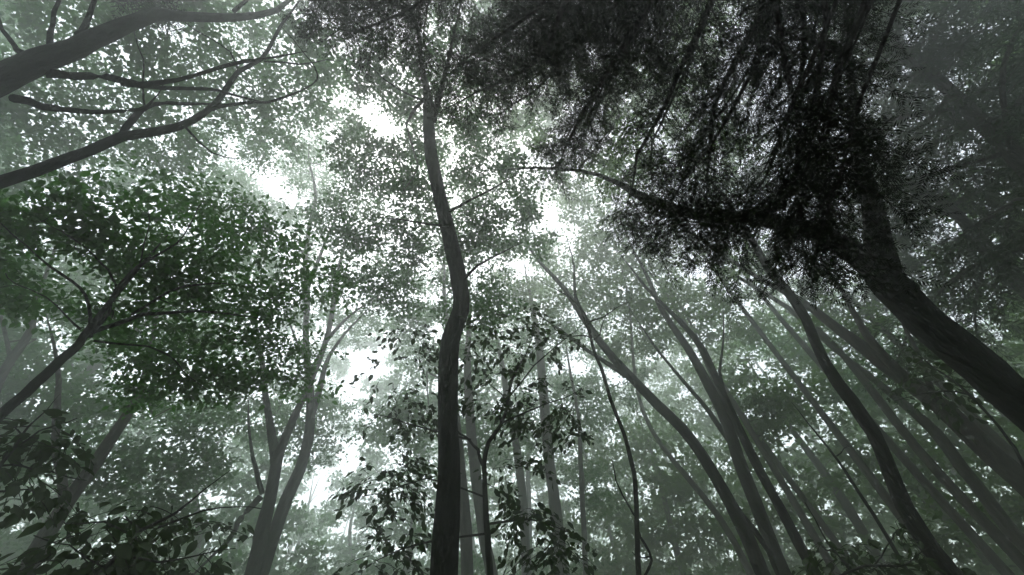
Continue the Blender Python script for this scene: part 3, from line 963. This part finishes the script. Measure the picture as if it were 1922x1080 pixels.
# ------------------------------------------------------------------ thin crooked sapling, nearly bare
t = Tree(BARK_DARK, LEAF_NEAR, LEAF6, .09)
t.trunk([(1200, 1100, 11), (1198, 1020, 10.5), (1195, 940, 10), (1190, 880, 9), (1178, 830, 8), (1162, 785, 8), (1146, 745, 7), (1135, 700, 7), (1126, 675, 6.5), (1116, 645, 6), (1109, 622, 5)],
        4.6, 6, bare=.6, sides=8)
t.limb([(1110, 628, 4.5), (1104, 612, 4), (1112, 604, 3.6), (1128, 598, 3), (1142, 590, 2)], 1.0, 6)
t.limb([(1106, 614, 4), (1098, 590, 3.5), (1080, 570, 3), (1058, 552, 2.5), (1040, 542, 1.5)], 1.02, 6)
t.limb([(1112, 634, 4), (1098, 630, 3), (1070, 632, 2)], 1.0, 6)
t.limb([(1115, 640, 4), (1124, 628, 3), (1126, 615, 2)], 1.0, 6)
t.limb([(1194, 968, 5), (1180, 950, 4), (1165, 925, 3.5), (1155, 900, 2.5)], 1.0, 6)
t.limb([(1198, 1000, 5), (1212, 1020, 5), (1224, 1048, 5), (1216, 1090, 5)], .98, 6)
t.limb([(1222, 1050, 4), (1210, 1045, 3), (1200, 1040, 2)], 1.0, 6)
t.make('bare_sapling', 'thin crooked leafless sapling stem rising right of centre', 'sapling')

t = Tree(BARK_DARK, LEAF, LEAF6, .08)
t.trunk([(1720, 1095, 8), (1685, 1040, 7.5), (1640, 965, 7), (1600, 905, 6), (1572, 860, 5), (1545, 825, 4)], 6.5, 6, bare=.6, sides=8)
t.limb([(1568, 855, 3), (1580, 838, 2.5), (1588, 830, 2)], 1.0, 6)
t.make('bare_sapling', 'thin straight dark stem left of the curved trunk at the lower right', 'sapling')

# ------------------------------------------------------------------ leafy saplings whose leaves can be told apart
def leaf_mesh(name, bend, wide):
    c = []
    n = 6
    prof = [0, .62, .95, 1, .78, .42, 0]
    V, Fc = [], []
    for i in range(n + 1):
        x = i / n
        z = -bend * x * x
        y = wide * prof[i]
        if i in (0, n):
            V.append((x, 0, z))
        else:
            V += [(x, y, z + .05), (x, 0, z), (x, -y, z + .05)]
    loops, sizes = [], []
    def idx(i, k):
        return 0 if i == 0 else (len(V) - 1 if i == n else 1 + (i - 1) * 3 + k)
    for i in range(n):
        for k in (0, 1):
            q = [idx(i, k), idx(i + 1, k), idx(i + 1, k + 1), idx(i, k + 1)]
            q = list(dict.fromkeys(q))
            loops += q
            sizes.append(len(q))
    me = raw_mesh(name, np.array(V, float), np.array(loops), np.array(sizes), True, np.full(len(V), rng.uniform(.2, .7)))
    me.materials.append(LEAF_NEAR)
    return me


LEAFM = [leaf_mesh('leaf', b, w) for b, w in ((.10, .27), (.2, .30), (.3, .26), (.15, .33), (.05, .24))]


def leafy(t, name, label, sprays, leaf_len, group, per=9, cat='sapling', most=300, tint=.45):
    """sprays: (x, y, near..far) tips of leafy twigs; leaves hang two-ranked along each twig."""
    spots = []
    for p in sprays:
        d = t.reach(p, .012)
        hd = norm(d * np.array([1, 1, .25]) + np.array([0, 0, -.25]))
        side = norm(np.cross(hd, np.array([0, 0, 1.0])))
        L = per * leaf_len * .36
        path = [p + hd * L * s + np.array([0, 0, -.22 * L * s * s]) for s in np.linspace(0, 1, 6)]
        P, R = smooth(path, np.linspace(.003, .0012, 6), .08)
        t.twigs.add(P, R, 4)
        for k in range(per):
            s = (k + .6) / per
            b = p + hd * L * s + np.array([0, 0, -.22 * L * s * s])
            sg = rng.choice([-1, 1])
            b = b + rng.normal(size=3) * leaf_len * .35
            ax = norm(hd * rng.uniform(.2, .9) + side * sg * rng.uniform(.2, 1.1) + np.array([0, 0, -rng.uniform(-.1, 1.0)]))
            nr = norm(np.array([0, 0, 1.0]) + rng.normal(size=3) * .5)
            spots.append((b, ax, nr, leaf_len * rng.uniform(.55, 1.3)))
    order = rng.permutation(len(spots))
    root = t.make(name, label, cat, group)
    base = t.base
    for q, i in enumerate(order):
        b, ax, nr, sz = spots[i]
        if q < most:
            X = ax
            Z = norm(nr - (nr @ X) * X)
            Y = np.cross(Z, X)
            o = bpy.data.objects.new('leaf', LEAFM[q % 5])
            o.parent = root
            o.matrix_local = Matrix(((X[0] * sz, Y[0] * sz, Z[0] * sz, b[0] - base[0]), (X[1] * sz, Y[1] * sz, Z[1] * sz, b[1] - base[1]),
                                     (X[2] * sz, Y[2] * sz, Z[2] * sz, b[2] - base[2]), (0, 0, 0, 1)))
            COL.objects.link(o)
    rest = [spots[i] for i in order[most:]]
    if rest:
        lv = Leaves(LEAF6)
        a = lambda k: np.array([s[k] for s in rest])
        lv.add(a(0), a(1), a(2), a(3), np.clip(tint + rng.normal(size=len(rest)) * .2, 0, 1))
        obj('small_leaves', lv.mesh('small_leaves', base), LEAF_NEAR, root, 'stuff')
    return root


def pick(blobs):
    out = []
    for cx, cy_, rx, ry, s0, s1, n in blobs:
        for _ in range(n):
            a, q = rng.uniform(0, 2 * math.pi), math.sqrt(rng.random())
            out.append(at(cx + rx * q * math.cos(a), cy_ + ry * q * math.sin(a), rng.uniform(s0, s1)))
    return out


# sapling beside the central trunk
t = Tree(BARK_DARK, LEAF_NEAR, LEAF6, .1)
t.trunk([(924, 1110, 13), (919, 1040, 12), (913, 970, 11), (911, 910, 10), (908, 865, 9), (916, 830, 8), (938, 795, 7), (952, 755, 6), (960, 715, 5), (985, 670, 3)], 3.9, 5, bare=.3, sides=8)
t.limb([(909, 872, 7), (898, 845, 6), (882, 825, 5), (868, 810, 4)], 1.0, 6)
t.limb([(914, 985, 5), (960, 978, 4), (1010, 985, 3), (1060, 1000, 2)], .98, 6)
t.limb([(952, 750, 4), (1000, 690, 3), (1050, 650, 2)], 1.02, 6)
t.limb([(940, 795, 4), (1000, 770, 3), (1060, 745, 2)], 1.0, 6)
t.limb([(882, 825, 4), (800, 800, 3), (730, 780, 2)], 1.0, 6)
t.limb([(912, 930, 4), (800, 900, 3), (730, 920, 2)], 1.02, 6)
t.limb([(916, 1000, 5), (800, 1020, 4), (710, 1050, 2)], 1.0, 6)
leafy(t, 'leafy_sapling', 'dark leafy sapling with drooping broad leaves beside the central black trunk',
      pick([(960, 640, 100, 50, 4.21, 4.99, 41), (1030, 780, 55, 60, 4.06, 4.68, 25), (960, 740, 70, 50, 4.06, 4.68, 22), (760, 680, 70, 60, 4.37, 4.99, 19), (770, 760, 60, 40, 4.21, 4.84, 16),
            (760, 880, 70, 45, 4.06, 4.68, 22), (720, 950, 50, 40, 4.06, 4.68, 12), (750, 1040, 70, 40, 3.90, 4.37, 19), (1010, 1010, 70, 60, 3.74, 4.21, 28), (960, 900, 40, 50, 3.90, 4.37, 11)]),
      .075, 'leafy saplings in the foreground', per=11)

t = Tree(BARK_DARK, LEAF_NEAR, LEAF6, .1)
t.trunk([(130, 1180, 12), (180, 1090, 11), (230, 1040, 9), (270, 1000, 7), (330, 970, 5)], 3.6, 4, bare=.2, sides=8)
t.limb([(230, 1040, 6), (290, 1050, 5), (360, 1040, 3)], 1.0, 6)
t.limb([(200, 1070, 5), (140, 1040, 4), (100, 1020, 3)], 1.0, 6)
t.limb([(260, 1010, 5), (200, 985, 4), (150, 990, 2)], 1.0, 6)
t.limb([(300, 985, 5), (380, 960, 3), (430, 950, 2)], 1.0, 6)
leafy(t, 'leafy_shrub', 'shrub with the largest rounded leaves, along the bottom edge at the left',
      pick([(190, 1000, 70, 30, 3.4, 4, 8), (270, 970, 50, 22, 3.4, 4, 8), (330, 1050, 90, 30, 3.5, 4.2, 14), (200, 1060, 90, 20, 3.4, 4, 10), (400, 980, 45, 35, 4, 4.6, 8), (120, 1060, 50, 20, 3.4, 4, 5)]),
      .088, 'leafy saplings in the foreground', per=9, cat='shrub')

t = Tree(BARK_DARK, LEAF_NEAR, LEAF6, .1)
t.trunk([(-120, 1060, 12), (-60, 960, 10), (-10, 890, 8), (30, 840, 6), (60, 800, 4)], 4.2, 4, bare=.2, sides=8)
t.limb([(0, 875, 5), (50, 880, 4), (100, 890, 3)], 1.0, 6)
t.limb([(30, 840, 4), (80, 810, 3), (110, 800, 2)], 1.0, 6)
leafy(t, 'leafy_sapling', 'black-green broad-leaved sapling reaching in at the left edge below the maple',
      pick([(30, 850, 50, 40, 4, 4.6, 9), (80, 810, 50, 25, 4, 4.6, 8), (70, 900, 50, 35, 4, 4.6, 8), (10, 790, 30, 20, 4, 4.6, 3), (110, 850, 25, 30, 4, 4.6, 4)]),
      .09, 'leafy saplings in the foreground', per=9)

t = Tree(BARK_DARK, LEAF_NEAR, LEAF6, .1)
t.trunk([(1560, 1140, 8), (1600, 1075, 7), (1650, 1062, 5), (1700, 1065, 4)], 5.0, 4, bare=.2, sides=8)
t.limb([(1600, 1078, 5), (1570, 1040, 4), (1545, 1010, 3)], 1.0, 6)
t.limb([(1640, 1064, 4), (1670, 1030, 3), (1690, 1000, 2)], 1.0, 6)
leafy(t, 'leafy_shrub', 'yellowish green shrub along the bottom edge left of the curved trunk',
      pick([(1580, 1040, 60, 35, 5, 5.8, 14), (1660, 1055, 70, 25, 5, 5.8, 12), (1540, 1070, 40, 20, 5, 5.8, 5), (1690, 1000, 20, 30, 5, 5.8, 4)]),
      .085, 'leafy saplings in the foreground', per=9, cat='shrub', tint=.8)

t = Tree(BARK_DARK, LEAF_NEAR, LEAF6, .1)
t.trunk([(1990, 1090, 10), (1930, 900, 8), (1870, 800, 6), (1800, 725, 5), (1750, 690, 3)], 6.0, 5, bare=.4, sides=8)
t.limb([(1820, 740, 4), (1770, 735, 3), (1720, 745, 2)], 1.0, 6)
leafy(t, 'leafy_sapling', 'sparse yellow-green sapling leaves hanging under the massive right trunk',
      pick([(1740, 700, 50, 25, 6.4, 7.4, 11), (1790, 740, 50, 20, 6.4, 7.4, 7), (1700, 660, 25, 20, 6.6, 7.4, 3)]),
      .10, 'leafy saplings in the foreground', per=8, tint=.8)

# ------------------------------------------------------------------ trees fading into the fog
BG = [  # (x at the bottom edge, metres, height, crown radius, crown base, clumps, label)
    (-150, 17, 19, 4.5, 7, 60, 'pale tree in fog at the far left, beyond the maple'),
    (120, 22, 18, 4.5, 6, 60, 'pale rounded crown seen in the fork of the hazy Y-forked trunk'),
    (330, 19, 14, 3.6, 4.5, 50, 'low grey-green crown between the Y-forked trunk and the V-shaped pair'),
    (395, 30, 22, 5, 8, 60, 'tall pale crown far behind the left of the V-shaped pair'),
    (560, 34, 17, 4.2, 6, 40, 'faint small crown low behind the V-shaped pair'),
    (690, 26, 14.5, 3.8, 3, 55, 'grey rounded tree left of the central black trunk beside the largest sky gap'),
    (760, 20, 20, 3.6, 7, 50, 'grey crown rising behind the left side of the central trunk'),
    (880, 30, 22, 4.5, 7, 60, 'pale tall crown directly behind the straight pale trunks'),
    (1000, 22, 21, 4.5, 8, 60, 'hazy olive crown above the straight pale trunks'),
    (1130, 26, 18, 4.5, 4, 65, 'misty crown behind the bare crooked sapling'),
    (1260, 20, 13, 3.6, 3.5, 55, 'low grey-green crown left of the three thick slanting trunks'),
    (1330, 32, 24, 5, 7, 60, 'tall faint crown above the three thick slanting trunks'),
    (1480, 25, 19, 4.5, 5, 65, 'misty green crown between the three thick slanting trunks and the curved trunk'),
    (1600, 18, 12, 3.6, 3, 55, 'low misty green crown left of the foot of the curved trunk'),
    (1700, 30, 22, 5, 5, 65, 'faint tall crown behind the curved trunk'),
    (1830, 21, 15, 4.2, 3, 65, 'misty green crown right of the curved trunk'),
    (1990, 26, 20, 4.8, 4, 65, 'grey-green crown between the wide grey trunk and the right edge'),
    (1385, 12, 18, 2.4, 10, 22, 'slim misty pole-like trunk between the middle and rightmost thick slanting trunks'),
    (1560, 11, 18, 2.4, 10, 22, 'slim misty pole-like trunk just left of the curved trunk foot'),
    (1650, 13, 19, 2.4, 10, 22, 'slim faint trunk crossing behind the lower part of the curved trunk'),
    (1760, 11, 18, 2.4, 10, 22, 'slim misty trunk rising directly right of the curved trunk foot'),
    (1900, 12, 19, 2.4, 10, 22, 'slim misty trunk second to the right of the curved trunk foot'),
    (1960, 10, 17, 2.4, 10, 22, 'slim grey trunk close beside the wide grey trunk at lower right'),
    (2120, 13, 19, 2.4, 10, 22, 'slim faint trunk nearest the lower right corner'),
    (2200, 18, 14, 4.2, 3, 55, 'low dim green crown at the right edge under the massive trunk'),
]
for i, (px, D, Ht, cr, cb, n_cl, label) in enumerate(BG):
    background_tree(px, D, Ht, cr, cb, n_cl, label, leaf=LEAF_OLIVE if px > 900 else LEAF, ls=.19 + D * .0045, n=85, R=1.05 + D * .008,
                    w=.26 + .004 * D if cr > 3 else .16, lean=(rng.normal() * .8, rng.normal() * .8))

# extra sprays of leaves where the canopy still shows too much sky, each on the nearest tree's own wood
ids = np.concatenate([np.full(len(t.nodes), i) for i, (t, _) in enumerate(WAIT)])
pos = np.vstack([np.array(t.nodes) for t, _ in WAIT])
n_fill = 0
for q in range(10000):
    px, py = rng.uniform(-40, W + 40), rng.uniform(-30, H + 20)
    p = at(px, py, rng.uniform(14, 38))
    if not 3.0 < p[2] < 24 or crowded(p, .95):
        continue
    d = np.linalg.norm(pos - p, axis=1) + .5 * np.maximum(0, pos[:, 2] - p[2])
    i = int(np.argmin(d))
    r = rng.uniform(.5, 1.0)
    if d[i] > 3.2 or in_gap(p, r):
        continue
    t = WAIT[ids[i]][0]
    m0 = len(t.nodes)
    t.reach(p)
    t.clump(p, r, int(100 * r * r) + 20, .45, .5 + rng.normal() * .12)
    if len(t.nodes) > m0:
        pos = np.vstack([pos, np.array(t.nodes[m0:])])
        ids = np.concatenate([ids, np.full(len(t.nodes) - m0, ids[i])])
    n_fill += 1
for t, a in WAIT:
    t.make(*a)
print('FILL', n_fill)

# the wood beyond, one pale mass; unseen trees behind the viewer added for shade
far = Tree(BARK, LEAF, LEAF4, .34)
tb = Tubes()
lvf = far.leaves
for k in range(84):
    az = math.radians(-64 + 128 * (k + rng.random() * .8) / 46 if k < 46 else 72 + 216 * (k - 46 + rng.random()) / 38)
    D = rng.uniform(36, 62) if k < 46 else rng.uniform(14, 36)
    far.ls = .42 if k < 46 else .65
    b = np.array([math.sin(az) * D, math.cos(az) * D, 0])
    Ht = rng.uniform(13, 24)
    P_, R_ = smooth([b - [0, 0, .3], b + [rng.normal() * .5, 0, Ht * .5], b + [rng.normal(), 0, Ht * .95]], [.3, .22, .05], 2.0)
    tb.add(P_, R_, 6)
    for j in range(26):
        u = norm(rng.normal(size=3)) * rng.random() ** .4
        p = b + np.array([u[0] * 4.5, u[1] * 4.5, Ht * .6 + u[2] * Ht * .42])
        px, py, pz = project(p)
        if k >= 46 and (p - CAM) @ _f > 0 and -500 < px[0] < W + 500 and -600 < py[0] < H + 500:
            continue
        if k < 46 and (in_gap(p, 1.6) or crowded(p, 1.25)):
            continue
        far.clump(p, rng.uniform(1.2, 2.2), 40 if k < 46 else 26, .55, .5)
fo = obj('distant_wood', lvf.mesh('distant_wood', np.zeros(3)), LEAF)
fo['kind'], fo['label'], fo['category'] = 'stuff', 'pale distant wood dissolving into white fog behind all the trunks, with unseen trees added behind the viewer for shade', 'wood'
ft = obj('trunks', tb.mesh('trunks', np.zeros(3)), BARK, fo, 'stuff')
STAT.append(('far', lvf.count()))

# ------------------------------------------------------------------ the fog
zt = ZMAX[0] + .6
hx = 195.0
V = np.array([[x, y, z] for z in (-1.8, zt) for x, y in ((-hx, -hx), (hx, -hx), (hx, hx), (-hx, hx))])
Q = np.array([[3, 2, 1, 0], [4, 5, 6, 7], [0, 1, 5, 4], [1, 2, 6, 5], [2, 3, 7, 6], [3, 0, 4, 7]])
hm = bpy.data.materials.new('fog')
hm.use_nodes = True
t_ = hm.node_tree
for n in list(t_.nodes):
    if n.type != 'OUTPUT_MATERIAL':
        t_.nodes.remove(n)
pv = t_.nodes.new('ShaderNodeVolumePrincipled')
pv.inputs['Color'].default_value = (.95, .99, .945, 1)  # slight green stands in for light filtered through the leaves
pv.inputs['Density'].default_value = HAZE_DENSITY
pv.inputs['Anisotropy'].default_value = .88
pv.inputs['Density Attribute'].default_value = ''
t_.links.new(pv.outputs[0], [n for n in t_.nodes if n.type == 'OUTPUT_MATERIAL'][0].inputs['Volume'])
hm.cycles.homogeneous_volume = True
hm.cycles.volume_sampling = 'DISTANCE'
haze = obj('haze', raw_mesh('haze', V, Q.ravel(), np.full(6, 4)), hm)
haze['kind'] = 'stuff'
haze.display_type = 'WIRE'
print('LEAVES', sum(n for _, n in STAT), 'zmax', ZMAX[0])
print('TRIS', sum(sum(len(p.vertices) - 2 for p in me.polygons) if len(me.polygons) < 3000 else len(me.loops) - 2 * len(me.polygons) for me in bpy.data.meshes))
